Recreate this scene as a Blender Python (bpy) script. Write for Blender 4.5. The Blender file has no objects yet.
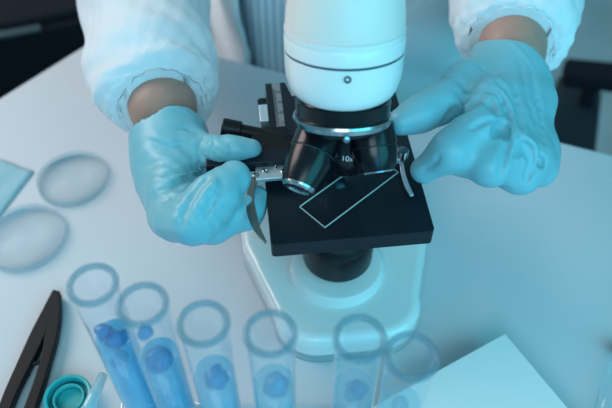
import bpy, bmesh, math, random
import numpy as np
from mathutils import Vector, Matrix, Quaternion
random.seed(4)
SC = bpy.context.scene
COL = SC.collection
PI = math.pi
# ------------------------------------------------------------------ camera
# metres; table top is z = 0, floor z = -0.75, the camera looks along +y and down 50 degrees
PITCH = math.radians(50)
FPX = 700.0
CAM = Vector((0.0, -0.321, 0.513))
FWD = Vector((0, math.cos(PITCH), -math.sin(PITCH)))
UPV = Vector((0, math.sin(PITCH), math.cos(PITCH)))
RGT = Vector((1, 0, 0))
cd = bpy.data.cameras.new('camera')
cam = bpy.data.objects.new('camera', cd); COL.objects.link(cam)
cam.location = CAM
cam.rotation_euler = (PI/2 - PITCH, 0, 0)
cd.sensor_width = 36; cd.lens = 36*FPX/612
cd.clip_start = .01
cd.dof.use_dof = True; cd.dof.focus_distance = .485; cd.dof.aperture_fstop = 5.2
SC.camera = cam
# ------------------------------------------------------------------ world + lights
w = bpy.data.worlds.new('world'); SC.world = w; w.use_nodes = True
w.node_tree.nodes['Background'].inputs[0].default_value = (.20, .50, .58, 1)
w.node_tree.nodes['Background'].inputs[1].default_value = .55
def area(name, loc, target, size, power, col):
    l = bpy.data.lights.new(name, 'AREA'); l.shape = 'RECTANGLE'
    l.size, l.size_y = size; l.energy = power; l.color = col
    o = bpy.data.objects.new(name, l); COL.objects.link(o); o.location = loc
    o.rotation_euler = (Vector(target)-Vector(loc)).to_track_quat('-Z', 'Y').to_euler()
    return o
area('window_daylight', (-1.7, .9, 1.35), (-.15, .05, 0), (1.5, 1.2), 34, (1, .84, .81))
area('bench_lamp', (.90, -.80, .75), (.10, .05, .08), (1.0, .9), 9, (.08, .72, .92))
area('blue_task_light', (.25, -1.15, .55), (.05, 0, .12), (.5, .3), 2.0, (.04, .55, 1))
area('front_fill', (-.1, -1.3, 1.25), (0, .35, .05), (.9, .7), 10, (.60, .88, 1))  # fill added on the camera side to brighten the shirt and coat
SC.view_settings.view_transform = 'Standard'; SC.view_settings.look = 'None'
SC.view_settings.gamma = 1; SC.view_settings.use_curve_mapping = False
SC.view_settings.exposure = 0.10
SC.cycles.use_denoising = True
SC.cycles.transparent_max_bounces = 24
# ------------------------------------------------------------------ helpers
def P(px, py, d):            # a real point at depth d metres along the view axis
    return CAM + d*(FWD + RGT*((px-306)/FPX) - UPV*((py-204)/FPX))
def Z(px, py, z):            # the point of the level plane z
    r = FWD + RGT*((px-306)/FPX) - UPV*((py-204)/FPX)
    return CAM + r*((z-CAM.z)/r.z)
def mat(name, col, rough=.5, metal=0, spec=.5, coat=0, bump=0, bscale=200, var=0, vscale=20, trans=0, sheen=0, sss=0, vstretch=None):
    m = bpy.data.materials.new(name); m.use_nodes = True
    nt = m.node_tree; b = nt.nodes['Principled BSDF']
    b.inputs['Base Color'].default_value = (*col, 1)
    b.inputs['Roughness'].default_value = rough; b.inputs['Metallic'].default_value = metal
    b.inputs['Specular IOR Level'].default_value = spec
    b.inputs['Coat Weight'].default_value = coat; b.inputs['Coat Roughness'].default_value = .08
    if sss:
        b.inputs['Subsurface Weight'].default_value = sss; b.inputs['Subsurface Radius'].default_value = (.6, .8, 1)
        b.inputs['Subsurface Scale'].default_value = .006
    tc = nt.nodes.new('ShaderNodeTexCoord')
    if bump:
        n = nt.nodes.new('ShaderNodeTexNoise'); n.inputs['Scale'].default_value = bscale; n.inputs['Detail'].default_value = 5
        bp = nt.nodes.new('ShaderNodeBump'); bp.inputs['Strength'].default_value = bump; bp.inputs['Distance'].default_value = .002
        nt.links.new(tc.outputs['Object'], n.inputs['Vector'])
        nt.links.new(n.outputs['Fac'], bp.inputs['Height']); nt.links.new(bp.outputs['Normal'], b.inputs['Normal'])
    if var:
        n = nt.nodes.new('ShaderNodeTexNoise'); n.inputs['Scale'].default_value = vscale; n.inputs['Detail'].default_value = 4
        r = nt.nodes.new('ShaderNodeValToRGB')
        r.color_ramp.elements[0].position = .3; r.color_ramp.elements[1].position = .7
        r.color_ramp.elements[0].color = (*[c*(1-var) for c in col], 1); r.color_ramp.elements[1].color = (*[min(1, c*(1+var)) for c in col], 1)
        nt.links.new(tc.outputs['Object'], n.inputs['Vector']); nt.links.new(n.outputs['Fac'], r.inputs['Fac'])
        nt.links.new(r.outputs['Color'], b.inputs['Base Color'])
    return m
def clear_mat(name, tint, ior=1.45, extra=.0, rough=.03, body=0, body_col=(.6, .8, .9)):
    # thin clear wall: Fresnel reflection over tinted transmission, with an optional milky body
    m = bpy.data.materials.new(name); m.use_nodes = True; nt = m.node_tree; nt.nodes.clear()
    out = nt.nodes.new('ShaderNodeOutputMaterial'); t = nt.nodes.new('ShaderNodeBsdfTransparent'); t.inputs[0].default_value = (*tint, 1)
    g = nt.nodes.new('ShaderNodeBsdfGlossy'); g.inputs['Roughness'].default_value = rough; g.inputs[0].default_value = (.95, .98, 1, 1)
    f = nt.nodes.new('ShaderNodeFresnel')      # same reflectance from both sides of the thin wall
    ge = nt.nodes.new('ShaderNodeNewGeometry'); mr = nt.nodes.new('ShaderNodeMapRange')
    mr.inputs['To Min'].default_value = ior; mr.inputs['To Max'].default_value = 1/ior
    nt.links.new(ge.outputs['Backfacing'], mr.inputs['Value']); nt.links.new(mr.outputs[0], f.inputs[0])
    ad = nt.nodes.new('ShaderNodeMath'); ad.operation = 'ADD'; ad.inputs[1].default_value = extra; ad.use_clamp = True
    nt.links.new(f.outputs[0], ad.inputs[0])
    mx = nt.nodes.new('ShaderNodeMixShader'); nt.links.new(ad.outputs[0], mx.inputs[0])
    src = t
    if body:
        df = nt.nodes.new('ShaderNodeBsdfDiffuse'); df.inputs[0].default_value = (*body_col, 1)
        m2 = nt.nodes.new('ShaderNodeMixShader'); m2.inputs[0].default_value = body
        nt.links.new(t.outputs[0], m2.inputs[1]); nt.links.new(df.outputs[0], m2.inputs[2]); src = m2
    nt.links.new(src.outputs[0], mx.inputs[1]); nt.links.new(g.outputs[0], mx.inputs[2]); nt.links.new(mx.outputs[0], out.inputs[0])
    return m
M = dict(
    table=mat('white laminate', (.60, .62, .66), .45, var=.03, vscale=6),
    floor=mat('grey vinyl floor', (.28, .42, .47), .5, var=.15, vscale=5),
    white=mat('white enamel', (.80, .84, .84), .22, coat=.5),
    warm_lit=mat('cream enamel', (.80, .76, .72), .4, coat=.2),  # upper head: warmer light on its upward faces is put into the colour
    black=mat('black anodised', (.004, .006, .008), .45, spec=.25, bump=.05, bscale=900),
    stage=mat('black stage enamel', (.004, .010, .017), .42, spec=.30, bump=.06, bscale=1200),
    gloss=mat('black gloss', (.003, .005, .008), .24, spec=.4),
    chrome=mat('chrome', (.42, .47, .50), .22, metal=1),
    steel=mat('brushed steel', (.62, .72, .76), .45, metal=.8, bump=.1, bscale=500),
    brass=mat('dark steel', (.30, .30, .28), .3, metal=1),
    scale=mat('grey ruler plate', (.20, .23, .25), .45),
    print=mat('white print', (.75, .82, .84), .6),
    dprint=mat('dark print', (.01, .015, .02), .6),
    groove=mat('dark groove', (.02, .07, .11), .5),
    glove=mat('light blue nitrile', (.20, .49, .57), .40, spec=.45, bump=.05, bscale=90, var=.03, vscale=40, sss=.12),
    coat=mat('white coat cloth', (.72, .79, .84), .85, bump=.25, bscale=420, var=.03, vscale=30),
    skin=mat('skin', (.42, .25, .20), .5, bump=.12, bscale=260, sss=.2, var=.06, vscale=60),
    hair=mat('dark hair', (.02, .015, .012), .5, bump=.6, bscale=120),
    denim=mat('dark trousers', (.02, .03, .05), .9, bump=.3, bscale=300),
    box=mat('white card', (.70, .78, .80), .6),
    plastic=mat('black plastic', (.005, .006, .008), .5, spec=.25),
    teal=mat('teal plastic', (.03, .42, .44), .35, sss=.1),
    dark=mat('dark furniture', (.012, .015, .022), .9, spec=.1),
    trim=mat('teal edge strip', (.01, .045, .06), .5),
    darkblue=mat('slate upholstery', (.008, .022, .034), .7, bump=.3, bscale=200),
    greypanel=mat('grey blue panel', (.10, .21, .26), .5),
    glass=clear_mat('clear glass', (.965, .988, .993), 1.5, .0, body=.045, body_col=(.45, .75, .85)),
    rim=clear_mat('fire polished rim', (.80, .89, .92), 1.35, .0, body=.34, body_col=(.15, .32, .40)),
    slide=clear_mat('slide glass', (.93, .97, .98), 1.15, .0),
    edge=mat('ground glass edge', (.40, .56, .56), .3),
    dish=clear_mat('clear dish plastic', (.97, .985, .99), 1.12, .0, body=.06, body_col=(.50, .62, .68)),
    dishrim=clear_mat('dish rim plastic', (.93, .97, .98), 1.15, .0, body=.16, body_col=(.42, .62, .70)),
    lens=clear_mat('lens glass', (.12, .40, .50), 1.5, .12, body=.35, body_col=(.10, .42, .55)),
    pip=clear_mat('milky plastic', (.8, .93, .95), 1.4, .02, body=.5, body_col=(.5, .76, .82)),
)
def striped():
    m = mat('striped shirt cloth', (.35, .48, .62), .85)
    nt = m.node_tree; b = nt.nodes['Principled BSDF']
    tc = nt.nodes.new('ShaderNodeTexCoord'); wv = nt.nodes.new('ShaderNodeTexWave'); wv.inputs['Scale'].default_value = 34; wv.inputs['Distortion'].default_value = .6
    r = nt.nodes.new('ShaderNodeValToRGB'); r.color_ramp.elements[0].color = (.42, .58, .72, 1); r.color_ramp.elements[1].color = (.80, .90, .96, 1)
    nt.links.new(tc.outputs['Object'], wv.inputs['Vector']); nt.links.new(wv.outputs['Fac'], r.inputs['Fac']); nt.links.new(r.outputs['Color'], b.inputs['Base Color'])
    return m
M['shirt'] = striped()
def liquid(name, tint, col, body):
    return clear_mat(name, tint, 1.33, 0, body=body, body_col=col)

def tag(o, label=None, cat=None, group=None, kind=None):
    if label: o['label'] = label
    if cat: o['category'] = cat
    if group: o['group'] = group
    if kind: o['kind'] = kind
    return o
def empty(name, loc, label, cat, group=None):
    o = bpy.data.objects.new(name, None); COL.objects.link(o); o.location = loc; o.empty_display_size = .02
    return tag(o, label, cat, group)
def obj(name, bm, m, parent=None, smooth=True, bevel=0, angle=None):
    me = bpy.data.meshes.new(name)
    if isinstance(bm, tuple):
        me.from_pydata(*bm)
    else:
        bmesh.ops.recalc_face_normals(bm, faces=bm.faces)
        bm.to_mesh(me); bm.free()
    me.update()
    o = bpy.data.objects.new(name, me); COL.objects.link(o)
    for mm in (m if isinstance(m, list) else [m]): me.materials.append(mm)
    if smooth:
        me.polygons.foreach_set('use_smooth', [True]*len(me.polygons))
        if angle is not None or bevel:
            try: me.set_sharp_from_angle(angle=math.radians(angle or 35))
            except Exception: pass
    if bevel:
        b = o.modifiers.new('bevel', 'BEVEL'); b.width = bevel; b.segments = 3; b.limit_method = 'ANGLE'; b.angle_limit = math.radians(40)
        b.harden_normals = True
    if parent:
        o.parent = parent
        o.matrix_parent_inverse = pw(parent).inverted()
    return o
def pw(o):
    m = o.matrix_basis.copy()
    if o.parent: m = pw(o.parent) @ o.matrix_parent_inverse @ m
    return m
def frame(z, x=None):        # 3x3 with local z along z
    z = Vector(z).normalized(); x = Vector(x) if x else (Vector((1, 0, 0)) if abs(z.x) < .9 else Vector((0, 1, 0)))
    x = (x - z*x.dot(z)).normalized(); y = z.cross(x)
    return Matrix((x, y, z)).transposed()
def add_box(bm, c, size, R=None):
    R = R or Matrix.Identity(3); c = Vector(c); sx, sy, sz = [s/2 for s in size]
    vs = [bm.verts.new(c + R @ Vector((a*sx, b*sy, d*sz))) for a in (-1, 1) for b in (-1, 1) for d in (-1, 1)]
    for f in ((0, 1, 3, 2), (4, 6, 7, 5), (0, 4, 5, 1), (2, 3, 7, 6), (0, 2, 6, 4), (1, 5, 7, 3)): bm.faces.new([vs[i] for i in f])
    return bm
def box(c, size, R=None): return add_box(bmesh.new(), c, size, R)
def add_lathe(bm, prof, origin, axis, n=48, closed=False, x=None):
    R = frame(axis, x); o = Vector(origin); rings = []
    for t, r in prof:
        if r <= 1e-6: rings.append([bm.verts.new(o + R @ Vector((0, 0, t)))])
        else: rings.append([bm.verts.new(o + R @ Vector((r*math.cos(2*PI*k/n), r*math.sin(2*PI*k/n), t))) for k in range(n)])
    L = len(rings)
    for i in range(L if closed else L-1):
        a, b = rings[i], rings[(i+1) % L]
        for k in range(n):
            q = []
            for v in (a[k % len(a)], a[(k+1) % len(a)], b[(k+1) % len(b)], b[k % len(b)]):
                if v not in q: q.append(v)
            if len(q) > 2:
                try: bm.faces.new(q)
                except ValueError: pass
    return bm
def lathe(prof, origin, axis, n=48, closed=False): return add_lathe(bmesh.new(), prof, origin, axis, n, closed)
def add_prism(bm, pts, z0, z1, R=None, o=(0, 0, 0)):
    R = R or Matrix.Identity(3); o = Vector(o)
    a = [bm.verts.new(o + R @ Vector((x, y, z0))) for x, y in pts]; b = [bm.verts.new(o + R @ Vector((x, y, z1))) for x, y in pts]
    bm.faces.new(a[::-1]); bm.faces.new(b); n = len(pts)
    for i in range(n): bm.faces.new((a[i], a[(i+1) % n], b[(i+1) % n], b[i]))
    return bm
def add_tube(bm, path, radii, n=16, caps=True):
    path = [Vector(p) for p in path]
    if not isinstance(radii, (list, tuple)): radii = [radii]*len(path)
    rings = []; x = None
    for i, p in enumerate(path):
        t = (path[min(i+1, len(path)-1)] - path[max(i-1, 0)])
        R = frame(t, x); x = R.col[0].copy()
        rings.append([bm.verts.new(p + radii[i]*(R @ Vector((math.cos(2*PI*k/n), math.sin(2*PI*k/n), 0)))) for k in range(n)])
    for a, b in zip(rings, rings[1:]):
        for k in range(n): bm.faces.new((a[k], a[(k+1) % n], b[(k+1) % n], b[k]))
    if caps: bm.faces.new(rings[0][::-1]); bm.faces.new(rings[-1])
    return bm
def spline(pts, n):          # Catmull-Rom through points of any dimension
    p = np.array([list(q) for q in pts], float); p = np.vstack([2*p[0]-p[1], p, 2*p[-1]-p[-2]]); out = []
    for i in range(1, len(p)-2):
        for k in range(n):
            t = k/n; a, b, c, d = p[i-1], p[i], p[i+1], p[i+2]
            out.append(.5*(2*b + (c-a)*t + (2*a-5*b+4*c-d)*t*t + (3*b-3*c+d-a)*t**3))
    out.append(p[-2]); return [[float(t) for t in q] for q in out]
# --- signed distance modelling for bodies, gloves and cloth
def cone_sdf(X, a, b, ra, rb):
    a = np.array(a); b = np.array(b); ba = b-a; L2 = ba@ba
    h = np.clip(((X-a)@ba)/L2, 0, 1).astype(np.float32)
    d = X - a - h[..., None]*ba
    return np.sqrt((d*d).sum(-1)) - (ra+(rb-ra)*h)
def ell_sdf(X, c, r, R=None):
    q = X-np.array(c)
    if R is not None: q = q @ np.array(R)
    q = q/np.array(r); k = np.sqrt((q*q).sum(-1)); return (k-1)*min(r)
def smin(a, b, k):
    h = np.clip(.5+.5*(b-a)/k, 0, 1); return b*(1-h)+a*h-k*h*(1-h)
def nets(fn, lo, hi, h):
    lo = np.array(lo, np.float32); n = np.ceil((np.array(hi)-lo)/h).astype(int)+1
    g = np.stack(np.meshgrid(*[lo[i]+h*np.arange(n[i], dtype=np.float32) for i in range(3)], indexing='ij'), -1)
    f = fn(g)
    for ax in range(3):
        s = [slice(None)]*3; s[ax] = 0; f[tuple(s)] = np.maximum(f[tuple(s)], h*.5); s[ax] = -1; f[tuple(s)] = np.maximum(f[tuple(s)], h*.5)
    c = tuple(k-1 for k in f.shape); acc = np.zeros(c+(3,), np.float32); cnt = np.zeros(c, np.float32)
    cor = [(i, j, k) for i in (0, 1) for j in (0, 1) for k in (0, 1)]
    def sub(o): return f[o[0]:o[0]+c[0], o[1]:o[1]+c[1], o[2]:o[2]+c[2]]
    for a in cor:
        for ax in range(3):
            if a[ax]: continue
            b = list(a); b[ax] = 1; fa, fb = sub(a), sub(b); m = (fa < 0) != (fb < 0)
            t = np.where(m, fa/np.where(m, fa-fb, 1), 0)
            for q in range(3):
                acc[..., q] += np.where(m, a[q]+(t if q == ax else 0), 0)
            cnt += m
    act = cnt > 0; idx = -np.ones(c, int); idx[act] = np.arange(act.sum())
    ijk = np.argwhere(act); V = lo + h*(ijk + acc[act]/cnt[act][:, None]); F = []
    for ax in range(3):
        u, v = (ax+1) % 3, (ax+2) % 3; s0 = [slice(None)]*3; s1 = [slice(None)]*3; s0[ax] = slice(0, -1); s1[ax] = slice(1, None)
        m = (f[tuple(s0)] < 0) != (f[tuple(s1)] < 0); e = np.argwhere(m)
        ok = (e[:, u] > 0) & (e[:, v] > 0) & (e[:, u] < c[u]) & (e[:, v] < c[v]); e = e[ok]
        neg = f[tuple(s0)][tuple(e.T)] < 0
        def cell(du, dv):
            q = e.copy(); q[:, u] -= du; q[:, v] -= dv; return idx[tuple(q.T)]
        Q = np.stack([cell(1, 1), cell(0, 1), cell(0, 0), cell(1, 0)], 1); Q[~neg] = Q[~neg][:, ::-1]; F.append(Q)
    F = np.vstack(F)
    return V.tolist(), [], F.tolist()
def union(X, parts, k):
    d = None
    for p in parts:
        q = cone_sdf(X, *p); d = q if d is None else smin(d, q, k)
    return d
def chain(js):               # joints (point, radius) -> cones
    return [(list(a[0]), list(b[0]), a[1], b[1]) for a, b in zip(js, js[1:])]
def J(px, py, d, r): return (P(px, py, d), r/1000)

# ------------------------------------------------------------------ structure: floor, table
fl = obj('floor', box((0, 1, -.76), (7, 7, .02)), M['floor'], smooth=False); tag(fl, kind='structure')
wl = obj('wall_back', box((0, 2.6, .4), (7, .1, 2.3)), mat('pale blue wall', (.35, .5, .56), .8), smooth=False); tag(wl, kind='structure')
tb = empty('lab_table', (0, 0, -.75), 'white lab bench top that carries the microscope, glassware and both forearms', 'table')
corner = [(-.237, .387), (1.15, -.147), (1.15, -1.1), (-1.42, -1.1)]
obj('tabletop', add_prism(bmesh.new(), corner, -.03, 0), M['table'], tb, bevel=.004)
for lx, ly in ((-.30, .20), (1.05, -.22), (1.05, -1.0), (-1.20, -1.0)):
    obj('leg', box((lx, ly, -.39), (.05, .05, .72)), M['greypanel'], tb, bevel=.003)

# ------------------------------------------------------------------ microscope
ms = empty('microscope', (.03, .05, 0), 'white laboratory microscope with black stage and nosepiece on the bench', 'microscope')
FL, FR = Z(271, 245, .13), Z(435, 231, .13)
sx = (FR-FL).normalized(); sx.z = 0; sx.normalize(); sy = Vector((-sx.y, sx.x, 0)); SR = Matrix((sx, sy, Vector((0, 0, 1)))).transposed()
SW = (FR-FL).length; SD = .150; SZ = .13
def S(u, v, z=0): return FL + sx*u + sy*v + Vector((0, 0, z))     # stage coordinates from its front-left corner
def Sinv(p): q = p-FL; return q.dot(sx), q.dot(sy)
LENS = Z(341, 184, .13); lu, lv = Sinv(LENS)
# base: rounded foot tapering to the front
def base_outline(s=1.0, wb=.084, wf=.060, y0=-.024, y1=.215):
    pts = []
    cx = SW/2+.002
    for k in range(13):
        a = PI + PI/2*k/12; pts.append((cx - (wf-.035)*s + .035*math.cos(a)*s, y0+.035+.035*math.sin(a)*s))
    for k in range(13):
        a = -PI/2 + PI/2*k/12; pts.append((cx + (wf-.035)*s + .035*math.cos(a)*s, y0+.035+.035*math.sin(a)*s))
    pts += [(cx+wb*s*.97, y0+.10), (cx+wb*s, y0+.16), (cx+wb*s*.95, y1-.01), (cx+wb*.85*s, y1), (cx-wb*.85*s, y1), (cx-wb*s*.95, y1-.01), (cx-wb*s, y0+.16), (cx-wb*s*.97, y0+.10)]
    return pts
bo = Vector((FL.x, FL.y, 0))
base_bm = bmesh.new(); add_prism(base_bm, base_outline(), .003, .032, SR, bo)
obj('base', base_bm, M['white'], ms, bevel=.009)
obj('base_trim', add_prism(bmesh.new(), base_outline(1.0), 0, .003, SR, bo), mat('grey rubber edge', (.34, .46, .50), .6), ms)
lc = Vector((LENS.x, LENS.y, 0))
obj('illuminator', lathe([(.030, .040), (.038, .0385), (.041, .036), (.042, .032), (.042, 0)], lc + Vector((0, -.006, 0)), (0, 0, 1)), M['white'], ms, angle=30)
obj('condenser', lathe([(.045, 0), (.045, .0245), (.048, .0285), (.076, .0290), (.079, .0275), (.082, .0255), (.104, .0255), (.107, .027), (.1155, .027), (.1155, 0)], lc + Vector((0, -.003, 0)), (0, 0, 1)), M['gloss'], ms, angle=30)
# arm rises behind the stage and bends forward to the head
def arm():
    bm = bmesh.new(); path = spline([(SW/2, .187, .02), (SW/2, .192, .10), (SW/2, .19, .18), (SW/2, .165, .235), (SW/2, .125, .262)], 8)
    rings = []
    for i, p in enumerate(path):
        t = Vector(path[min(i+1, len(path)-1)])-Vector(path[max(i-1, 0)]); t.normalize(); nrm = Vector((1, 0, 0)).cross(t)
        ring = []
        for k in range(24):
            a = 2*PI*k/24; ca, sa = math.cos(a), math.sin(a)
            q = Vector(p)+Vector((1, 0, 0))*.026*abs(ca)**.6*(1 if ca > 0 else -1)+nrm*.020*abs(sa)**.6*(1 if sa > 0 else -1)
            ring.append(bm.verts.new(bo + SR @ q))
        rings.append(ring)
    for a, b in zip(rings, rings[1:]):
        for k in range(24): bm.faces.new((a[k], a[(k+1) % 24], b[(k+1) % 24], b[k]))
    bm.faces.new(rings[0][::-1]); bm.faces.new(rings[-1]); return bm
obj('arm', arm(), M['white'], ms)
for s in (-1, 1):
    c = bo + SR @ Vector((SW/2 + s*.026, .19, .065))
    kn = obj('focus_knob', lathe([(0, 0), (0, .021), (.002, .022), (.013, .022), (.014, .015), (.022, .0145), (.023, 0)], c, sx*s), M['gloss'], ms, angle=30)
# stage slab with its aperture
def slab(hole_r=.0065):
    bm = bmesh.new(); n = 32; r0 = .003
    outer = []
    cs = [(r0, r0), (SW-r0, r0), (SW-r0, SD-r0), (r0, SD-r0)]
    for q, (cx, cy) in enumerate(cs):
        for k in range(8):
            a = PI + PI/2*q + PI/2*k/7; outer.append((cx+r0*math.cos(a), cy+r0*math.sin(a)))
    # start the hole loop at the matching angle
    a0 = math.atan2(outer[0][1]-lv, outer[0][0]-lu)
    inner = [(lu+hole_r*math.cos(math.atan2(y-lv, x-lu)), lv+hole_r*math.sin(math.atan2(y-lv, x-lu))) for x, y in outer]
    lay = []
    for z in (0, -.014):
        lay.append(([bm.verts.new(S(x, y, z)) for x, y in outer], [bm.verts.new(S(x, y, z)) for x, y in inner]))
    N = len(outer)
    for k in range(N):
        j = (k+1) % N; (o0, i0), (o1, i1) = lay
        bm.faces.new((o0[k], o0[j], i0[j], i0[k])); bm.faces.new((o1[k], i1[k], i1[j], o1[j]))
        bm.faces.new((o0[k], o1[k], o1[j], o0[j])); bm.faces.new((i0[k], i0[j], i1[j], i1[k]))
    return bm
stg = obj('stage', slab(), M['stage'], ms, bevel=.0008)
obj('aperture_lens', lathe([(0, .0064), (.001, .005), (.0018, .003), (.0021, 0)], Vector((LENS.x, LENS.y, .1255)), (0, 0, 1), 32), M['lens'], stg)
# left Y rail with its ruler, reaching to the rear
yr0 = Z(267, 150, SZ); u0, v0 = Sinv(yr0)
vtop = Sinv(Z(270, 82, SZ+.014))[1]; 
ru = .009
rail = bmesh.new()
add_prism(rail, [(ru-.002, v0-.012), (ru+.020, v0-.012), (ru+.020, vtop-.024), (ru+.014, vtop), (ru-.002, vtop)], 0, .013, SR, FL)
yrail = obj('stage_rail', rail, M['stage'], ms, bevel=.0008)
obj('ruler_plate', box(S(ru+.0065, (v0+vtop)/2+.004, .0134), (.0065, vtop-v0-.010, .0008), SR), M['scale'], yrail, smooth=False)
tk = bmesh.new()
for k in range(34):
    y = v0+.012+k*(vtop-v0-.020)/34
    add_box(tk, S(ru+.0045-(.0004 if k % 5 else 0), y, .0139), (.0025 if k % 5 else .0036, .00035, .0002), SR)
obj('ruler_ticks', tk, M['dprint'], yrail, smooth=False)
obj('vernier_block', box(S(ru-.0055, Sinv(Z(266, 116, SZ+.01))[1], .008), (.007, .019, .012), SR), M['steel'], yrail, bevel=.0008)
def text(s, loc, R, size, m, parent, name='marking'):
    c = bpy.data.curves.new(name, 'FONT'); c.body = s; c.size = size; c.align_x = 'CENTER'; c.align_y = 'CENTER'; c.extrude = .00005
    tmp = bpy.data.objects.new(name, c); COL.objects.link(tmp); bpy.context.view_layer.update()
    me = bpy.data.meshes.new_from_object(tmp.evaluated_get(bpy.context.evaluated_depsgraph_get())); bpy.data.objects.remove(tmp); bpy.data.curves.remove(c)
    me.materials.clear(); me.materials.append(m); o = bpy.data.objects.new(name, me); COL.objects.link(o)
    o.matrix_basis = Matrix.Translation(loc) @ R.to_4x4(); o.parent = parent; o.matrix_parent_inverse = pw(parent).inverted(); return o
for k, s in enumerate(('10', '20', '30', '40')):
    text(s, S(ru+.0080, v0+.014+k*(vtop-v0-.022)/3.4, .0140), SR, .0032, M['dprint'], yrail, 'ruler_number')
# X carriage: black bar to the left, silver slide holder plate to the right
pL = Z(206, 163, SZ+.015); pR = Z(272, 160, SZ+.015)
uL, vL = Sinv(pL); uR, vR = Sinv(pR); vb = (vL+vR)/2
car = obj('carriage', box(S((uL+.030)/2, vb+.002, .012), (.030-uL+.0, .0125, .010), SR), M['stage'], ms, bevel=.001)
cb = bmesh.new(); add_box(cb, S(.012, vb+.013, .009), (.040, .016, .013), SR); add_box(cb, S(.006, vb+.026, .008), (.026, .014, .016), SR)
obj('carriage_body', cb, M['black'], car, bevel=.001)
kk = Z(234, 129, SZ+.016); ke = Z(268, 136, SZ+.012)
kd = (ke-kk).normalized()
knb = obj('stage_knob', lathe([(-.009, 0), (-.009, .0062), (-.008, .0068), (.005, .0068), (.0055, .005), (.03, .005), (.031, .0055), (.045, .0055), (.045, 0)], kk, kd, 32), M['black'], ms, angle=30)
for dz in (0, .009, .018, -.004):
    pass
# slide holder
pu0, pv0 = Sinv(Z(254, 170, SZ+.010)); pu1, pv1 = Sinv(Z(402, 152, SZ+.010)); hv = (pv0+pv1)/2
hb = bmesh.new()
add_box(hb, S((pu0+pu1)/2, hv+.001, .0075), (pu1-pu0, .006, .006), SR)
add_box(hb, S(pu0+.016, hv-.006, .0100), (.030, .0165, .0035), SR)
add_box(hb, S(.048, hv-.004, .0085), (.018, .010, .003), SR)
add_box(hb, S(pu1-.006, hv+.001, .0085), (.012, .012, .005), SR)
hold = obj('slide_holder', hb, M['steel'], ms, bevel=.0007)
for du, dv, r in ((.005, -.001, .0022), (.0125, .002, .0014), (.018, -.003, .0020), (.024, .001, .0016)):
    sc = obj('screw', lathe([(0, r), (.0010, r), (.0013, r*.7), (.0007, r*.3), (.0007, 0)], S(pu0+du+.003, hv+dv-.006, .0117), (0, 0, 1), 20), M['chrome'], hold, angle=30)
# knurled screw on the right end
kb = bmesh.new(); cR = S(pu1-.001, hv-.002, .0085); n = 28
for t in range(2): pass
prof = []
R = SR
rings = []
for t in (0, .009):
    rings.append([kb.verts.new(cR + R @ Vector(((.0042 if k % 2 else .0036)*math.cos(2*PI*k/n), (.0042 if k % 2 else .0036)*math.sin(2*PI*k/n), t))) for k in range(n)])
for k in range(n): kb.faces.new((rings[0][k], rings[0][(k+1) % n], rings[1][(k+1) % n], rings[1][k]))
kb.faces.new(rings[0][::-1]); kb.faces.new(rings[1])
obj('knurled_screw', kb, M['chrome'], hold, smooth=False)
# two spring fingers
def claw(pts, name, m, th=.0018):
    bm = bmesh.new(); q = spline(pts, 8); prev = None; n = len(q)
    for i, (x, y, z, w_) in enumerate(q):
        p = Z(x, y, z); j = q[min(i+1, n-1)]; k = q[max(i-1, 0)]; t = (Z(j[0], j[1], j[2])-Z(k[0], k[1], k[2])).normalized()
        s = t.cross(Vector((0, 0, 1))).normalized()
        ring = [bm.verts.new(p+s*w_/2000+Vector((0, 0, th/2))), bm.verts.new(p-s*w_/2000+Vector((0, 0, th/2))), bm.verts.new(p-s*w_/2000-Vector((0, 0, th/2))), bm.verts.new(p+s*w_/2000-Vector((0, 0, th/2)))]
        if prev:
            for e in range(4): bm.faces.new((prev[e], prev[(e+1) % 4], ring[(e+1) % 4], ring[e]))
        else: bm.faces.new(ring[::-1])
        prev = ring
    bm.faces.new(prev); return obj(name, bm, m, hold, bevel=.0004)
claw([(257, 176, .1385, 6), (252, 186, .138, 5), (250, 200, .138, 6), (252, 214, .138, 6.5), (257, 229, .138, 5), (266, 243, .138, 1.6)], 'spring_finger', M['brass'])
claw([(401, 160, .137, 3), (403, 173, .136, 3.2), (407, 186, .1345, 3.6), (412, 196, .134, 3)], 'spring_finger', M['steel'])
obj('pivot_pin', lathe([(0, .0024), (.003, .0024), (.0035, .001), (.0035, 0)], Z(256, 178, .139), (0, 0, 1), 20), M['chrome'], hold, angle=30)

# nosepiece + head share one leaning axis
A0 = P(342, 120.5, .460)                       # centre of the silver rim
LEAN = math.radians(17)
AX = Vector((0.0, math.sin(LEAN), math.cos(LEAN)))
N0 = P(342.5, 119, .4575); NL = math.radians(26); NX = Vector((0.0, math.sin(NL), math.cos(NL)))
nose = obj('nosepiece', lathe([(-.010, 0), (-.010, .016), (-.005, .027), (0, .0305), (.004, .0312), (.0045, .0305), (.0135, .0312), (.0140, .0300), (.024, .024), (.024, 0)], N0, NX, 72), M['gloss'], ms, angle=30)
rb = lathe([(-.0030, .0288), (-.0015, .0312), (.0018, .0326), (.0034, .0322), (.0036, .0300)], N0, NX, 72)
obj('rim', rb, M['chrome'], nose, angle=30)
hp = [(.0205, .020), (.0205, .0285), (.0212, .0306), (.0235, .0330), (.028, .0352), (.034, .0366), (.040, .0372), (.0492, .0373), (.0496, .0367), (.0507, .0367), (.0511, .0374), (.0590, .0375), (.0600, .0371), (.0608, .0374), (.0640, .0372), (.0640, 0)]
head = obj('head', lathe(hp, A0, AX, 96), M['white'], ms, angle=25)
hr = frame(AX)
obj('head_cover', lathe([(.0641, .0366), (.0655, .0366), (.072, .0362), (.082, .0350), (.100, .033), (.114, .027), (.120, .015), (.121, 0)], A0, AX, 96), M['warm_lit'], head, angle=25)
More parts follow.
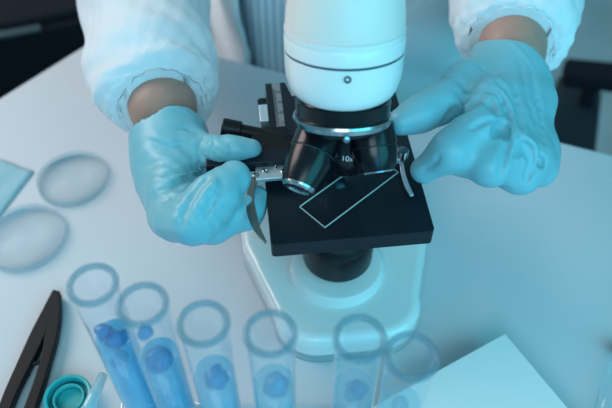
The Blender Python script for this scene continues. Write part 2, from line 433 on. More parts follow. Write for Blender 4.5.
gr = lathe([(.0494, .0371), (.0509, .0371), (.0509, .0360), (.0494, .0360)], A0, AX, 96, True)
obj('seam', gr, M['groove'], head)
front = -(Vector((0, 1, 0)) - AX*AX.y).normalized()
obj('set_screw', lathe([(-.001, .0022), (.0008, .0022), (.0008, .0013), (-.0003, .0011), (-.0003, 0)], A0 + AX*.0445 + (front+Vector((.01, 0, 0))).normalized()*.0373, front, 24), M['groove'], head, angle=30)
# the prism housing on top with two eyepiece tubes (above the frame)
top = A0 + AX*.112
hs = bmesh.new(); add_box(hs, top + Vector((0, .020, .012)), (.085, .075, .040), frame((0, .35, 1)))
pris = obj('prism_housing', hs, M['white'], ms, bevel=.010)
obj('prism_cap', add_box(bmesh.new(), top + Vector((0, -.006, .036)), (.055, .022, .005), frame((0, .35, 1))), M['gloss'], pris, bevel=.002)
for s in (-1, 1):
    st = top + Vector((s*.029, .045, .022)); dr = Vector((s*.02, .78, .62)).normalized()
    ep = obj('eyepiece', lathe([(0, 0), (0, .0165), (.045, .0165), (.046, .0150), (.062, .0150), (.064, .0170), (.084, .0170), (.088, .014), (.088, 0)], st, dr, 40), M['gloss'], ms, angle=30)
# objectives
def objective(base, tip, r, parts, name='objective'):
    base = Vector(base); tip = Vector(tip); L = (tip-base).length; ax = (tip-base).normalized()
    prof = [(0, 0), (0, r*.9), (L*.06, r*.98), (L*.10, r), (L*.46, r), (L*.465, r*.965), (L*.49, r*.965), (L*.495, r), (L*.60, r*.99), (L*.80, r*.90), (L*.94, r*.78), (L*.945, r*.74)]
    o = obj(name, lathe(prof + [(L*.945, 0)], base, ax, 48), M['gloss'], ms, angle=25)
    obj('front_lens_ring', lathe([(L*.94, r*.745), (L*.975, r*.72), (L, r*.62), (L, r*.5), (L*.98, r*.46), (L*.98, 0)], base, ax, 40), M['chrome'], o, angle=30)
    obj('colour_band', lathe([(L*.470, r*.975), (L*.485, r*.975), (L*.485, r*.9), (L*.470, r*.9)], base, ax, 48, True), M['trim'], o)
    return o, base, ax, L
aA = objective(P(325, 122, .474), P(298, 190, .4625), .0162, 0)
aB = objective(P(349, 124, .480), P(345, 170, .500), .0162, 0)
aC = objective(P(370, 122, .474), P(377, 174, .476), .0162, 0)
aD = objective(A0+Vector((.0, .016, -.006)), A0+Vector((.002, .034, -.030)), .0110, 0)
o, b_, ax_, L_ = aB
tocam = (CAM-b_); tocam = (tocam - ax_*tocam.dot(ax_)).normalized()
yv = (-ax_).normalized(); xv = yv.cross(tocam).normalized()
text('10x', b_ + ax_*(L_*.50) + tocam*.01645 + xv*.001, Matrix((xv, yv, tocam)).transposed(), .0058, M['print'], o)
obj('rim_screw', lathe([(0, .0020), (.0015, .0020), (.0018, 0)], N0 - Vector((0, NX.z, -NX.y))*.0305 - NX*.0035 + Vector((.001, 0, 0)), -Vector((0, NX.z, -NX.y)), 20), M['chrome'], nose, angle=30)

# ------------------------------------------------------------------ the glass slide on the stage
a = Z(325, 228, SZ+.0006); b = Z(404, 168.5, SZ+.0006)
ld = (b-a); ld.z = 0; ld.normalize(); wd = Vector((-ld.y, ld.x, 0))
SLR = Matrix((ld, wd, Vector((0, 0, 1)))).transposed()
sc_ = a + ld*.038 + wd*.013
sl = obj('microscope_slide', box(Vector((sc_.x, sc_.y, SZ+.0009)), (.0756, .0254, .0010), SLR), M['slide'], smooth=False)
tag(sl, 'clear glass slide lying askew on the black microscope stage', 'glass slide')
eb = bmesh.new()
for s in (-1, 1):
    add_box(eb, Vector((sc_.x, sc_.y, SZ+.0009)) + wd*s*.01285, (.0764, .00045, .0011), SLR)
    add_box(eb, Vector((sc_.x, sc_.y, SZ+.0009)) + ld*s*.03795, (.0004, .0262, .0011), SLR)
obj('ground_edge', eb, M['edge'], sl, smooth=False)
obj('cover_slip', box(Vector((LENS.x, LENS.y, SZ+.0016)), (.018, .018, .0002), SLR), M['slide'], sl, smooth=False)

# ------------------------------------------------------------------ the person: body, coat, shirt, gloves
W1 = P(163, 108, .562); E1 = P(132, -60, .725); W2 = P(512, 52, .575); E2 = P(524, -95, .775)
TC = Vector((.055, .455, 0)); nrm = Vector((.355, .935, 0)); side = Vector((.935, -.355, 0))
def T(s, b, z): return TC + side*s + nrm*b + Vector((0, 0, z))
SH1, SH2 = T(-.185, .03, .40), T(.185, .03, .40)
torso = [(list(T(0, .02, -.16)), list(T(0, .01, .05)), .115, .105), (list(T(-.06, .02, -.16)), list(T(-.05, .01, .1)), .11, .095), (list(T(.06, .02, -.16)), list(T(.05, .01, .1)), .11, .095),
         (list(T(0, .01, .05)), list(T(0, .02, .33)), .105, .115), (list(T(-.06, .02, .12)), list(T(-.09, .03, .36)), .095, .085), (list(T(.06, .02, .12)), list(T(.09, .03, .36)), .095, .085)]
def body_fn(X):
    d = union(X, torso, .05)
    arms = [(list(SH1), list(E1), .052, .042), (list(E1), list(W1), .042, .0275), (list(SH2), list(E2), .052, .042), (list(E2), list(W2), .042, .0275),
            (list(SH1), list(T(0, .03, .40)), .055, .07), (list(SH2), list(T(0, .03, .40)), .055, .07)]
    d = smin(d, union(X, arms, .02), .035)
    d = smin(d, cone_sdf(X, T(0, .02, .42), T(0, -.03, .53), .058, .052), .03)
    hc = T(0, -.06, .63)
    hd = ell_sdf(X, hc, (.075, .095, .105)); hd = smin(hd, ell_sdf(X, hc+Vector((-.025, -.055, -.065)), (.045, .045, .055)), .03)
    hd = smin(hd, ell_sdf(X, hc-nrm*.102+Vector((0, 0, -.015)), (.013, .018, .025)), .012)
    for s in (-1, 1):
        hd = smin(hd, ell_sdf(X, hc+side*s*.076, (.010, .020, .032)), .01)
        hd = -smin(-hd, ell_sdf(X, hc-nrm*.10+side*s*.032+Vector((0, 0, .008)), (.016, .012, .011)), .012)
        hd = smin(hd, ell_sdf(X, hc-nrm*.083+side*s*.032+Vector((0, 0, .008)), (.012, .012, .010)), .002)
        hip = T(s*.09, .0, -.17); kn = T(s*.13, -.42, -.22); an = T(s*.13, -.36, -.68); toe = T(s*.14, -.50, -.715)
        leg = union(X, [(list(hip), list(kn), .085, .058), (list(kn), list(an), .055, .038), (list(an), list(toe), .036, .028)], .02)
        d = smin(d, leg, .03)
    for dz in (-.062, -.074): hd = smin(hd, ell_sdf(X, hc-nrm*.088+Vector((0, 0, dz)), (.024, .012, .007)), .004)
    return smin(d, hd, .02)
person = obj('person', nets(body_fn, (-.34, -.12, -.755), (.48, .70, .76), .006), M['skin'])
tag(person, 'person in a white lab coat leaning at the bench, gloved hands adjusting the microscope', 'person')
hc = T(0, -.06, .63)
def hair_fn(X):
    d = ell_sdf(X, hc+Vector((0, .01, .012)), (.086, .104, .112)); cut = (X-np.array(hc))@np.array(nrm)
    zz = X[..., 2]-hc.z
    return np.maximum(np.maximum(d, -(cut+.035+.6*zz)), -(zz+.09))
obj('hair', nets(hair_fn, hc-Vector((.13, .14, .14)), hc+Vector((.13, .16, .16)), .006), M['hair'], person)
def trouser_fn(X):
    d = None
    for s in (-1, 1):
        hip = T(s*.09, .0, -.17); kn = T(s*.13, -.42, -.22); an = T(s*.13, -.36, -.66)
        q = union(X, [(list(hip), list(kn), .095, .068), (list(kn), list(an), .066, .055)], .02); d = q if d is None else smin(d, q, .03)
    d = smin(d, union(X, [(list(T(-.06, .02, -.16)), list(T(.06, .02, -.16)), .125, .125)], .01), .03)
    return np.maximum(d, -(X[..., 2]+.69))
obj('trousers', nets(trouser_fn, (-.34, -.10, -.72), (.48, .66, .0), .008), M['denim'], person)
def grow(parts, g): return [(a, b, ra+g, rb+g) for a, b, ra, rb in parts]
def shirt_fn(X):
    d = union(X, grow(torso, .012), .05)
    s = (X-np.array(TC))@np.array(side); f = .0025*np.sin(s*95+X[..., 2]*6) + .002*np.sin(s*41+X[..., 2]*14+1)
    return np.maximum(np.maximum(d+f, X[..., 2]-.42), -(X[..., 2]+.14))
obj('shirt', nets(shirt_fn, T(-.30, -.2, -.2), T(.30, .2, .44)+Vector((0, .2, 0)), .005) if False else nets(shirt_fn, (-.24, .20, -.2), (.34, .70, .45), .005), M['shirt'], person)
def coat_fn(X):
    q = X-np.array(TC); s = q@np.array(side); bk = q@np.array(nrm); z = X[..., 2]
    d = union(X, grow(torso, .026), .05)
    d = smin(d, union(X, [(list(SH1), list(SH2), .078, .078)], .02), .04)
    fold = .004*np.sin(s*70+z*10)+.003*np.sin(z*60+s*30)
    d = np.abs(d+fold)-.004
    d = np.maximum(np.maximum(d, z-.47), -(z+.30))
    opening = np.maximum(np.abs(s+.035)-(.058+.10*np.clip(z+.02, -.2, .3)), bk+.02)
    return np.maximum(d, -opening)
coat = obj('lab_coat', nets(coat_fn, (-.27, .18, -.32), (.37, .72, .50), .005), M['coat'], person)
# sleeves: cloth tubes with gathered cuffs
def sleeve(path, radii, seed, nfold=7):
    rnd = random.Random(seed); n = 72; q = spline([list(p)+[r] for p, r in zip(path, radii)], 16)
    ph = [rnd.uniform(0, 6.3) for _ in range(8)]
    bm = bmesh.new(); rings = []; x = None; N = len(q)
    for i, v in enumerate(q):
        p = Vector(v[:3]); t = Vector(q[min(i+1, N-1)][:3])-Vector(q[max(i-1, 0)][:3]); R = frame(t, x); x = R.col[0].copy(); u = i/(N-1)
        ring = []
        for k in range(n):
            a = 2*PI*k/n
            f = .05*math.sin(3*a+ph[0]+u*5)+.035*math.sin(u*34+2.2*math.sin(a+ph[1])+ph[2])*(1-u*.3)+.02*math.sin(5*a+u*13+ph[3])
            g = max(0, (u-.72)/.28); fe = 1-.8*max(0, (u-.9)/.1); g *= fe; f *= fe; f += g*.05*math.sin(19*a+ph[4]+1.2*math.sin(4*a))+.012*math.sin(11*a+u*60+ph[5])+.010*math.sin(23*a-u*40+ph[6])
            ring.append(bm.verts.new(p+v[3]*(1+f)*(R @ Vector((math.cos(a), math.sin(a), 0)))))
        rings.append(ring)
    for a, b in zip(rings, rings[1:]):
        for k in range(n): bm.faces.new((a[k], a[(k+1) % n], b[(k+1) % n], b[k]))
    o = obj('sleeve', bm, M['coat'], person); s = o.modifiers.new('solid', 'SOLIDIFY'); s.thickness = .0012; s.offset = -1
    return o
def L(a, b, t): return a+(b-a)*t
sleeve([L(SH1, E1, -.05), L(SH1, E1, .6), E1+Vector((0, .01, 0)), L(E1, W1, .35), L(E1, W1, .62), L(E1, W1, .80), L(E1, W1, .90), L(E1, W1, .955), L(E1, W1, .978), L(E1, W1, .980)],
       [.085, .075, .066, .060, .056, .055, .051, .046, .038, .0325], 3)
sleeve([L(SH2, E2, -.05), L(SH2, E2, .6), E2+Vector((0, .01, 0)), L(E2, W2, .35), L(E2, W2, .62), L(E2, W2, .78), L(E2, W2, .87), L(E2, W2, .935), L(E2, W2, .958), L(E2, W2, .960)],
       [.085, .075, .068, .062, .058, .055, .051, .046, .038, .0325], 8)

# gloves
def wr(X, c, n, lam, amp, spread):   # a bundle of soft folds across direction n near c
    q = X-np.array(c); n = np.array(Vector(n).normalized()); t = q@n; r2 = (q*q).sum(-1)
    warp = .004*np.sin(q[..., 0]*190+1)+.004*np.sin(q[..., 2]*160+q[..., 1]*90)
    return amp*np.sin((t+warp)*2*PI/lam)*np.exp(-r2/(2*spread*spread))
def on_surface(fn, px, py, d0=.40, d1=.66):      # the point of the glove surface met along one direction
    ds = np.linspace(d0, d1, 521); X = np.array([list(P(px, py, float(d))) for d in ds], np.float32)
    f = fn(X[:, None, :])[:, 0]; k = np.argmax(f < 0)
    return None if not (f < 0).any() else Vector([float(t) for t in X[max(k, 1)]])
def creased(fn, grooves, ridges=()):             # press grooves into, or raise folds on, a surface along point rows
    segs = []
    for rows, sign in ((grooves, -1), (ridges, 1)):
        for pts, rr, k in rows:
            pts = [(a, b) for a, b in spline([(float(x), float(y)) for x, y in pts], 4)]
            q = [on_surface(fn, x, y) for x, y in pts]; q = [p for p in q if p is not None]
            for i, (a, b) in enumerate(zip(q, q[1:])):
                if (a-b).length > .016 or (a-b).length < 1e-5: continue
                u0 = math.sin(PI*min(1, (i+.4)/len(q)))**.6; u1 = math.sin(PI*min(1, (i+1.4)/len(q)))**.6 if i+1.4 < len(q) else .3
                segs.append((sign, np.array(a), np.array(b), rr*u0/1000, rr*u1/1000, k/1000))
    def g(X):
        d = fn(X)
        for sign, a, b, ra, rb, k in segs:
            lo = np.minimum(a, b)-ra-rb-2*k-.003; hi = np.maximum(a, b)+ra+rb+2*k+.003
            m = np.all((X >= lo) & (X <= hi), -1)
            if not m.any(): continue
            c = cone_sdf(X[m], a, b, ra, rb)
            d[m] = -smin(-d[m], c, k) if sign < 0 else smin(d[m], c, k)
        return d
    return g
def glove_left():
    wri = P(164, 112, .560)
    fingers = [
        [J(172, 188, .500, 15), J(178, 217, .484, 15), J(194, 220, .466, 14.5), J(215, 197, .468, 14), J(234, 178, .476, 12)],      # index
        [J(164, 188, .515, 15), J(171, 216, .502, 14), J(212, 224, .490, 12), J(246, 212, .500, 10.5), J(256, 198, .510, 9.5)],   # middle
        [J(160, 175, .535, 14), J(167, 205, .530, 13), J(205, 215, .522, 11.5), J(240, 208, .535, 10)],
        [J(158, 160, .550, 13), J(166, 188, .552, 12), J(192, 200, .550, 10.5), J(218, 198, .560, 9)]]
    thumb = [J(178, 138, .545, 15), J(196, 151, .524, 12.5), J(214, 151, .512, 9.4), J(233, 150, .509, 8.4), J(252, 149, .5095, 7.2)]
    palm = [J(167, 118, .560, 26), J(172, 150, .533, 24)], [J(167, 122, .556, 24.5), J(167, 168, .535, 20)], [J(172, 150, .533, 22), J(176, 190, .503, 19)], [J(165, 160, .54, 19), J(163, 185, .528, 16)]
    def fn(X):
        d = None
        for p in palm:
            q = union(X, chain(p), .02); d = q if d is None else smin(d, q, .018)
        th = union(X, chain(thumb), .010); d = smin(d, th, .010)
        fs = None
        for k, f in enumerate(fingers):
            q = union(X, chain(f), .012); fs = q if fs is None else smin(fs, q, .008)
        d = smin(d, fs, .009)
        # flared cuff over the wrist
        ax = (W1-E1).normalized(); cu = cone_sdf(X, wri-ax*.006, wri+ax*.02, .0315, .0290); d = smin(d, cu, .008)
        t = (X-np.array(wri))@np.array(ax); d = np.maximum(d, -(t-.028+.003*np.sin(X[..., 0]*120)))
        d = d + wr(X, P(185, 165, .50), (.5, 1, .2), .013, .0005, .022) + wr(X, P(160, 150, .50), (.3, 1, -.2), .019, .0005, .03) + wr(X, P(178, 190, .47), (.2, 1, .4), .011, .0005, .02)
        d = d + wr(X, P(212, 148, .50), (1, .1, 0), .006, .0007, .011) + wr(X, P(216, 212, .46), (1, .8, 0), .010, .0006, .02)
        return d
    grooves = [([(209, 177), (196, 190), (186, 208), (180, 226)], 1.6, 3.5), ([(207, 169), (190, 175), (174, 184)], 2.0, 4), ([(203, 164), (184, 170), (164, 175)], 1.0, 3),
               ([(182, 184), (172, 188), (160, 190)], .9, 3), ([(176, 128), (188, 129), (199, 133)], .8, 2.5), ([(205, 136), (199, 146), (203, 158), (214, 164)], 1.1, 3),
               ([(150, 140), (165, 146), (184, 146)], .6, 3), ([(152, 196), (164, 200), (176, 196)], .7, 3), ([(222, 183), (214, 200), (203, 218)], .5, 3), ([(228, 143), (232, 150), (230, 158)], .5, 2)]
    ridges = [([(216, 180), (204, 196), (194, 214)], 1.0, 4), ([(205, 169), (188, 173), (170, 179)], .0, 3), ([(139, 124), (150, 112), (165, 108), (182, 110), (197, 120)], 1.3, 1.5)]
    g = obj('glove', nets(creased(fn, grooves, ridges), P(170, 190, .5)-Vector((.095, .09, .09)), P(210, 150, .52)+Vector((.085, .10, .09)), .0017), M['glove'], person)
    g['label'] = 'light blue nitrile glove on the hand at the left of the stage'
    return g
glove_left()
def glove_right():
    wri = P(511, 58, .572)
    fingers = [
        [J(492, 96, .505, 15), J(478, 128, .486, 14), J(452, 150, .480, 12.5), J(424, 170, .497, 9.8)],
        [J(510, 98, .512, 14), J(510, 150, .484, 13.5), J(490, 166, .478, 12), J(462, 158, .497, 10.5), J(446, 158, .51, 9)],
        [J(526, 100, .522, 13.5), J(531, 158, .495, 13), J(520, 174, .490, 12), J(490, 168, .505, 10)],
        [J(534, 102, .535, 12), J(541, 150, .512, 11), J(539, 169, .507, 10.5), J(515, 172, .52, 9)]]
    thumb = [J(492, 70, .555, 18), J(466, 84, .530, 15.5), J(440, 104, .508, 12.5), J(420, 114, .500, 11), J(401, 122, .497, 9.6)]
    palm = [J(509, 62, .570, 26), J(500, 95, .530, 20)], [J(511, 62, .570, 26), J(522, 98, .535, 19)], [J(515, 80, .56, 22), J(532, 105, .54, 16)], [J(495, 75, .55, 20), J(480, 95, .525, 16)]
    def fn(X):
        d = None
        for p in palm:
            q = union(X, chain(p), .02); d = q if d is None else smin(d, q, .018)
        fs = None
        for f in fingers:
            q = union(X, chain(f), .012); fs = q if fs is None else smin(fs, q, .008)
        d = smin(d, fs, .009)
        th = union(X, chain(thumb), .012); d = smin(d, th, .007)
        ax = (W2-E2).normalized(); cu = cone_sdf(X, wri-ax*.006, wri+ax*.02, .0325, .0300); d = smin(d, cu, .008)
        cn = (RGT*-.50 - UPV*.70 + FWD*-.25).normalized(); t = (X-np.array(P(510, 52, .548)))@np.array(cn); d = np.maximum(d, -(t+.003*np.sin(X[..., 0]*120)))
        d = d + wr(X, P(492, 108, .49), (-.6, 1, .1), .011, .0005, .018) + wr(X, P(535, 105, .51), (1, .1, 0), .014, .0005, .025) + wr(X, P(470, 90, .50), (.7, .8, 0), .017, .0005, .02)
        d = d + wr(X, P(520, 140, .48), (1, .3, .2), .011, .0005, .02)
        return d
    grooves = [([(484, 92), (468, 105), (452, 117), (436, 129)], 4.5, 4), ([(484, 89), (497, 93), (505, 106), (510, 120)], 1.2, 3), ([(484, 96), (491, 103), (497, 112)], 3.6, 3),
               ([(493, 136), (502, 127), (508, 139)], 4.6, 2.2), ([(515, 156), (527, 146), (531, 162)], 4.2, 2.2), ([(538, 155), (540, 160), (543, 165)], 3.4, 2),
               ([(514, 84), (518, 118), (531, 144), (535, 172)], 1.0, 3.5), ([(534, 82), (541, 115), (545, 150)], .9, 3.5), ([(509, 140), (504, 158), (500, 176)], 1.3, 4), ([(530, 164), (526, 184)], 1.3, 4),
               ([(498, 118), (484, 122), (470, 130)], .8, 3), ([(478, 66), (492, 74), (505, 90)], .7, 3), ([(440, 156), (434, 164), (424, 170)], .5, 3)]
    ridges = [([(488, 86), (501, 92), (509, 106), (514, 124), (512, 140)], 1.3, 3), ([(512, 126), (524, 136), (535, 146), (536, 164)], 1.1, 3), ([(476, 44), (492, 37), (508, 42), (523, 54), (534, 70)], 1.3, 1.5)]
    g = obj('glove', nets(creased(fn, grooves, ridges), P(400, 150, .5)-Vector((.02, .075, .075)), P(530, 90, .53)+Vector((.055, .12, .10)), .0017), M['glove'], person)
    g['label'] = 'light blue nitrile glove on the hand at the right of the stage'
    return g
glove_right()

# ------------------------------------------------------------------ test tubes
RT = .0122; MZ = .207; BZ = .006
spec = [((92, 283), (.45, .80, .92), (.14, .56, .86), .34, 'test tube with the darkest blue liquid and bubbles, leftmost in the rack'),
        ((142, 303), (.50, .82, .93), (.20, .62, .90), .26, 'test tube with blue liquid and one big bubble, beside the darkest one'),
        ((203, 322), (.65, .88, .96), (.30, .70, .92), .20, 'test tube with pale blue liquid, third from the left in the rack'),
        ((270, 332), (.75, .92, .97), (.35, .75, .92), .15, 'test tube with pale blue liquid in front of the left corner of the microscope base'),
        ((360, 337), (.82, .94, .98), (.40, .75, .92), .12, 'nearly clear test tube standing in front of the middle of the microscope base'),
        ((412, 355), (.86, .96, .98), (.40, .80, .92), .12, 'nearly clear test tube next to the white box, rightmost in the rack')]
centres = []
for i, (mp, tint, lc_, bd, lab) in enumerate(spec):
    c = Z(mp[0], mp[1], MZ); centres.append(c)
    root = empty('test_tube', (c.x, c.y, BZ), lab, 'test tube', 'test tubes in the rack at the front')
    Lh = MZ-BZ; o = Vector((c.x, c.y, BZ)); r = RT; ri = r-.0011
    prof = [(r-r*math.cos(a), r*math.sin(a)) for a in [PI/2*k/8 for k in range(9)]] + [(Lh-.004, r)]
    obj('glass_wall', lathe(prof, o, (0, 0, 1), 48), M['glass'], root)
    tor = [(Lh-.0015+.0019*math.sin(t), r-.0003+.0018*math.cos(t)) for t in [2*PI*k/10 for k in range(10)]]
    obj('rim', lathe(tor, o, (0, 0, 1), 56, True), M['rim'], root)
    top_ = Lh-.056
    lm = liquid('liquid '+str(i), tint, lc_, bd)
    lp = [(.0012+ri-ri*math.cos(a), ri*math.sin(a)) for a in [PI/2*k/6 for k in range(7)]] + [(top_+.0012, ri), (top_-.0004, ri*.8), (top_-.0008, 0)]
    lp[0] = (lp[0][0], 0)
    lq = obj('liquid', lathe(lp, o, (0, 0, 1), 40), lm, root)
    bm_ = liquid('bubble '+str(i), tuple(t*.9 for t in tint), (.03+.03*i, .22+.05*i, .55+.03*i), [.62, .50, .40, .34, .24, .12][i])
    rnd = random.Random(i*7+1)
    bl = {0: [(-.004, -.003, top_+.012, .0042), (.001, -.004, top_+.004, .0055), (-.005, .002, top_+.001, .0048), (.004, .001, top_-.002, .0042), (.003, -.006, top_-.012, .0040), (-.002, -.006, top_-.020, .0036)],
          1: [(-.001, -.0055, top_+.036, .0042), (0, -.002, top_-.001, .0078)],
          2: [(.001, -.002, top_-.002, .0066), (.002, -.001, top_+.006, .0035)], 3: [(.001, -.001, top_-.001, .0070)],
          4: [(0, -.001, top_-.003, .0060), (.003, 0, top_-.002, .0050)], 5: [(0, 0, top_, .0048)]}[i]
    for (bx_, by_, bz_, br) in bl:
        b = bmesh.new(); bmesh.ops.create_icosphere(b, subdivisions=3, radius=br, matrix=Matrix.Translation(o+Vector((bx_, by_, bz_))))
        for v in b.verts: v.co += (v.co-(o+Vector((bx_, by_, bz_))))*.16*math.sin(v.co.x*700+v.co.z*500+i)*math.cos(v.co.y*600+i*2)
        obj('bubble', b, bm_, lq)
rack = empty('tube_rack', (0, centres[0].y, 0), 'wire rack with a flat base holding the test tubes', 'test tube rack')
x0 = centres[0].x-.03; x1 = centres[-1].x+.0155; yb = min(c.y for c in centres)-.025; yt = max(c.y for c in centres)+.025
obj('base_plate', box(((x0+x1)/2, (yb+yt)/2, BZ/2-.0002), (x1-x0, yt-yb, BZ-.0006)), M['glass'], rack, bevel=.001)
for i, c in enumerate(centres):
    tor = [(.06+.0011*math.sin(t), RT+.0016+.0011*math.cos(t)) for t in [2*PI*k/8 for k in range(8)]]
    obj('holding_ring', lathe(tor, (c.x, c.y, 0), (0, 0, 1), 32, True), M['steel'], rack)
    bm = bmesh.new(); add_tube(bm, [(c.x, c.y+RT+.0024, .0055), (c.x, c.y+RT+.0024, .061)], .0012, 8)
    if i: 
        p = centres[i-1]; add_tube(bm, [(p.x, p.y+RT+.0024, .0605), (c.x, c.y+RT+.0024, .0605)], .0011, 8)
    obj('post', bm, M['steel'], rack)

# ------------------------------------------------------------------ things lying on the bench
def dish(px, py, r, lab, name='petri_dish'):
    c = Z(px, py, .004); o = Vector((c.x, c.y, .0005))
    e = empty(name, o, lab, 'petri dish', 'petri dishes on the left of the bench')
    obj('floor_disc', lathe([(0, 0), (0, r), (.0012, r), (.0012, 0)], o, (0, 0, 1), 64), M['dish'], e)
    obj('wall', lathe([(0, r), (.0062, r), (.0068, r-.0008), (.0062, r-.0016), (.0012, r-.0016)], o, (0, 0, 1), 64), M['dishrim'], e)
    return e
dish(73, 178, .0345, 'clear petri dish lying further from the front edge, near the gloved hand')
dish(25, 237, .0375, 'clear petri dish cut off by the left border of the photo')
# thin rumpled pale cyan sheet, standing for an unidentified wedge by the dishes
c0 = [Z(-40, 150, 0), Z(34, 172, 0), Z(26, 196, 0), Z(-6, 224, 0), Z(-50, 250, 0)]
bm = bmesh.new(); n = 14
A_, B_, C_, D_ = c0[0], c0[1], c0[3], c0[4]
g = [[bm.verts.new((lambda p, u, v: Vector((p.x, p.y, .0018+.0035*abs(math.sin(u*7+v*3))*math.sin(PI*min(1, max(0, u)))*1)))(A_.lerp(B_, u/n).lerp(D_.lerp(C_, u/n), v/n), u/n, v/n)) for v in range(n+1)] for u in range(n+1)]
for u in range(n):
    for v in range(n): bm.faces.new((g[u][v], g[u+1][v], g[u+1][v+1], g[u][v+1]))
wp = obj('cyan_sheet', bm, mat('cyan wipe cloth', (.36, .56, .63), .9, bump=.3, bscale=300)); wp.modifiers.new('s', 'SOLIDIFY').thickness = .001
tag(wp, 'crumpled light blue wipe at the left border of the photo, touching the petri dishes', 'sheet')
# black forceps
fz = .004
fr = empty('forceps', Z(52, 295, 0), 'black plastic forceps lying open on the bench at the lower left', 'forceps')
def arm_bm(pts):
    bm = bmesh.new(); q = spline(pts, 8); prev = None
    for x, y, w_ in q:
        p = Z(x, y, fz+.003); a = Z(x+w_/2, y+w_*.12, fz+.003)-p
        h = .004
        ring = [bm.verts.new(p+a*s+Vector((0, 0, z))) for s, z in ((1, h), (-1, h), (-1, -h), (1, -h))]
        if prev:
            for e in range(4): bm.faces.new((prev[e], prev[(e+1) % 4], ring[(e+1) % 4], ring[e]))
        else: bm.faces.new(ring[::-1])
        prev = ring
    bm.faces.new(prev); return bm
obj('jaw', arm_bm([(56, 292, 4), (49, 312, 10), (38, 338, 14), (24, 368, 13), (12, 394, 12), (2, 420, 12), (-8, 448, 12)]), M['plastic'], fr, bevel=.001)
obj('jaw', arm_bm([(59, 293, 4), (57, 314, 9), (52, 338, 12), (47, 360, 10), (40, 384, 10), (31, 410, 11), (22, 440, 12)]), M['plastic'], fr, bevel=.001)
obj('stop_pin', add_tube(bmesh.new(), [Z(27, 366, fz+.004), Z(46, 361, fz+.004)], .0016, 12), M['plastic'], fr)
# teal screw cap lying open side up
cc = Z(68, 397, .012); o = Vector((cc.x, cc.y, .0005)); r = .0180
cp = empty('screw_cap', o, 'teal plastic screw cap lying open side up beside the forceps', 'cap')
obj('cap_wall', lathe([(0, 0), (0, r), (.013, r), (.014, r-.001), (.0135, r-.0028), (.004, r-.003), (.003, 0)], o, (0, 0, 1), 56), M['teal'], cp, angle=30)
obj('inner_ring', lathe([(.003, r-.0075), (.0105, r-.0075), (.0105, r-.0063), (.003, r-.0063)], o, (0, 0, 1), 48, True), M['teal'], cp)
# milky pipette leaning over the cap
pp = [Z(105, 373, .020), Z(96, 396, .0205), Z(84, 430, .021), Z(70, 470, .0215)]
pi_ = obj('transfer_pipette', add_tube(bmesh.new(), [P(103, 375, .500), P(94, 396, .487), P(82, 424, .470)], [.0036, .0044, .0048], 20), M['pip'])
tag(pi_, 'milky plastic pipette resting across the teal screw cap', 'pipette')
# white box
BH = .032
q0, q1, q2 = Z(505, 333, BH), Z(432, 370, BH), Z(575, 411, BH)
e1 = (q1-q0); e2 = (q2-q0); ang = (math.atan2(e1.y, e1.x) + math.atan2(e2.y, e2.x)-PI/2 - (0))/1
a1 = math.atan2(e1.y, e1.x) % (2*PI); a2 = math.atan2(e2.y, e2.x) % (2*PI); mid = (a1+a2)/2
d1 = Vector((math.cos(mid-PI/4), math.sin(mid-PI/4), 0)); d2 = Vector((math.cos(mid+PI/4), math.sin(mid+PI/4), 0))
BR = Matrix((d1, d2, Vector((0, 0, 1)))).transposed()
bx = empty('card_box', (q0.x, q0.y, 0), 'flat white card box at the lower right corner of the bench', 'box')
cen = Vector((q0.x, q0.y, 0))+d1*.065+d2*.075
obj('tray', box(cen+Vector((0, 0, .0120)), (.127, .147, .024), BR), M['box'], bx, bevel=.0008)
obj('lid', box(cen+Vector((0, 0, .0281)), (.130, .150, .0080), BR), M['box'], bx, bevel=.001)
# clear vial with a dark end at the right border
dr = empty('dropper_tube', Z(607, 385, 0), 'clear tube with a black tip lying at the right border of the photo', 'dropper')
s0, s1 = Z(620, 352, .009), Z(600, 440, .009)
obj('barrel', add_tube(bmesh.new(), [s0, s0.lerp(s1, .3), s1], [.006, .0088, .0088], 24), M['glass'], dr)
obj('tip', add_tube(bmesh.new(), [s0+(s0-s1).normalized()*.012, s0], [.003, .006], 20), M['plastic'], dr)

# ------------------------------------------------------------------ furniture beyond the bench
ch = empty('office_chair', Z(600, 90, -.75), 'dark chair with grey blue backrest standing beyond the right end of the bench', 'chair')
sp = [Z(560, 70, -.30), Z(604, 88, -.30), Z(596, 165, -.30), Z(545, 160, -.30)]
def quad(pts, th):
    bm = bmesh.new(); a = [bm.verts.new(p) for p in pts]; b = [bm.verts.new(p-Vector((0, 0, th))) for p in pts]
    bm.faces.new(a); bm.faces.new(b[::-1])
    for i in range(4): bm.faces.new((a[i], b[i], b[(i+1) % 4], a[(i+1) % 4]))
    return bm
obj('seat', quad(sp, .05), M['darkblue'], ch, bevel=.012)
obj('armrest', quad([Z(566, 56, -.22), Z(650, 64, -.22), Z(650, 84, -.22), Z(566, 74, -.22)], .03), M['dark'], ch, bevel=.008)
cm = (sp[0]+sp[2])/2
obj('column', add_tube(bmesh.new(), [Vector((cm.x, cm.y, -.35)), Vector((cm.x, cm.y, -.70))], .025, 20), M['dark'], ch)
ab = (Z(600, 62, -.22)+Vector((0, 0, -.02)))
obj('armrest_post', add_tube(bmesh.new(), [Vector((ab.x, ab.y, -.24)), Vector((cm.x+.02, cm.y+.02, -.335))], .012, 14), M['dark'], ch)
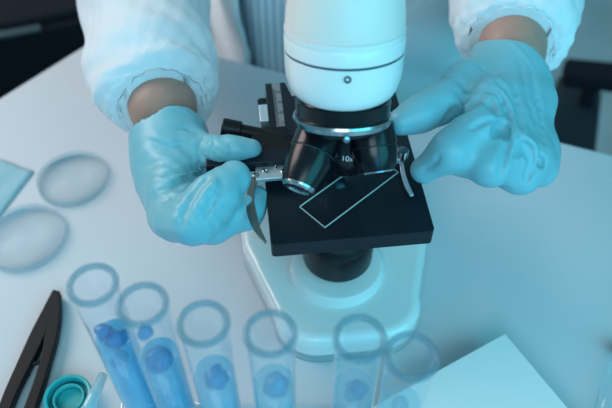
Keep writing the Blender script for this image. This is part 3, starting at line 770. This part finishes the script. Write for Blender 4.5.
for k in range(5):
    a = 2*PI*k/5
    lg = obj('leg', add_tube(bmesh.new(), [Vector((cm.x, cm.y, -.68)), Vector((cm.x+.24*math.cos(a), cm.y+.24*math.sin(a), -.72))], [.02, .014], 12), M['dark'], ch)
    cb_ = lathe([(-.012, 0), (-.012, .024), (.012, .024), (.012, 0)], Vector((cm.x+.24*math.cos(a), cm.y+.24*math.sin(a), -.7255)), (math.sin(a), -math.cos(a), 0), 24)
    obj('castor', cb_, M['dark'], lg)
# low dark cabinet beyond the left end
cbn = empty('drawer_cabinet', (-.62, .80, -.75), 'black drawer cabinet with a teal edge strip beyond the left end of the bench', 'cabinet')
RC = Matrix.Rotation(math.radians(20), 3, 'Z')
obj('body', box((-.70, .80, -.44), (.80, .55, .60), RC), M['dark'], cbn, bevel=.01)
e0 = Z(-40, 45, -.138); e1 = Z(42, 30, -.138)
mid_ = (e0+e1)/2; dd = (e1-e0); 
obj('edge_strip', box(mid_+Vector((0, 0, .004)), (dd.length, .016, .006), frame((0, 0, 1), dd)), M['trim'], cbn, bevel=.002)
for k in range(3):
    dw = obj('drawer', box(Vector((-.70, .80, -.24-.19*k))+RC @ Vector((0, -.281, 0)), (.74, .012, .17), RC), M['dark'], cbn, bevel=.004)
    obj('handle', box(Vector((-.70, .80, -.24-.19*k))+RC @ Vector((0, -.295, .03)), (.20, .016, .012), RC), M['steel'], dw, bevel=.003)
# stool under the person
sr = T(0, .04, 0)
stl = empty('stool', (sr.x, sr.y, -.75), 'round stool under the person behind the bench', 'stool')
obj('seat', lathe([(-.34, 0), (-.34, .16), (-.33, .17), (-.305, .17), (-.295, .155), (-.293, 0)], Vector((sr.x, sr.y, 0)), (0, 0, 1), 48), M['dark'], stl, angle=30)
for k in range(4):
    a = 2*PI*k/4+.5
    obj('leg', add_tube(bmesh.new(), [Vector((sr.x+.09*math.cos(a), sr.y+.09*math.sin(a), -.34)), Vector((sr.x+.19*math.cos(a), sr.y+.19*math.sin(a), -.749))], .011, 12), M['steel'], stl)
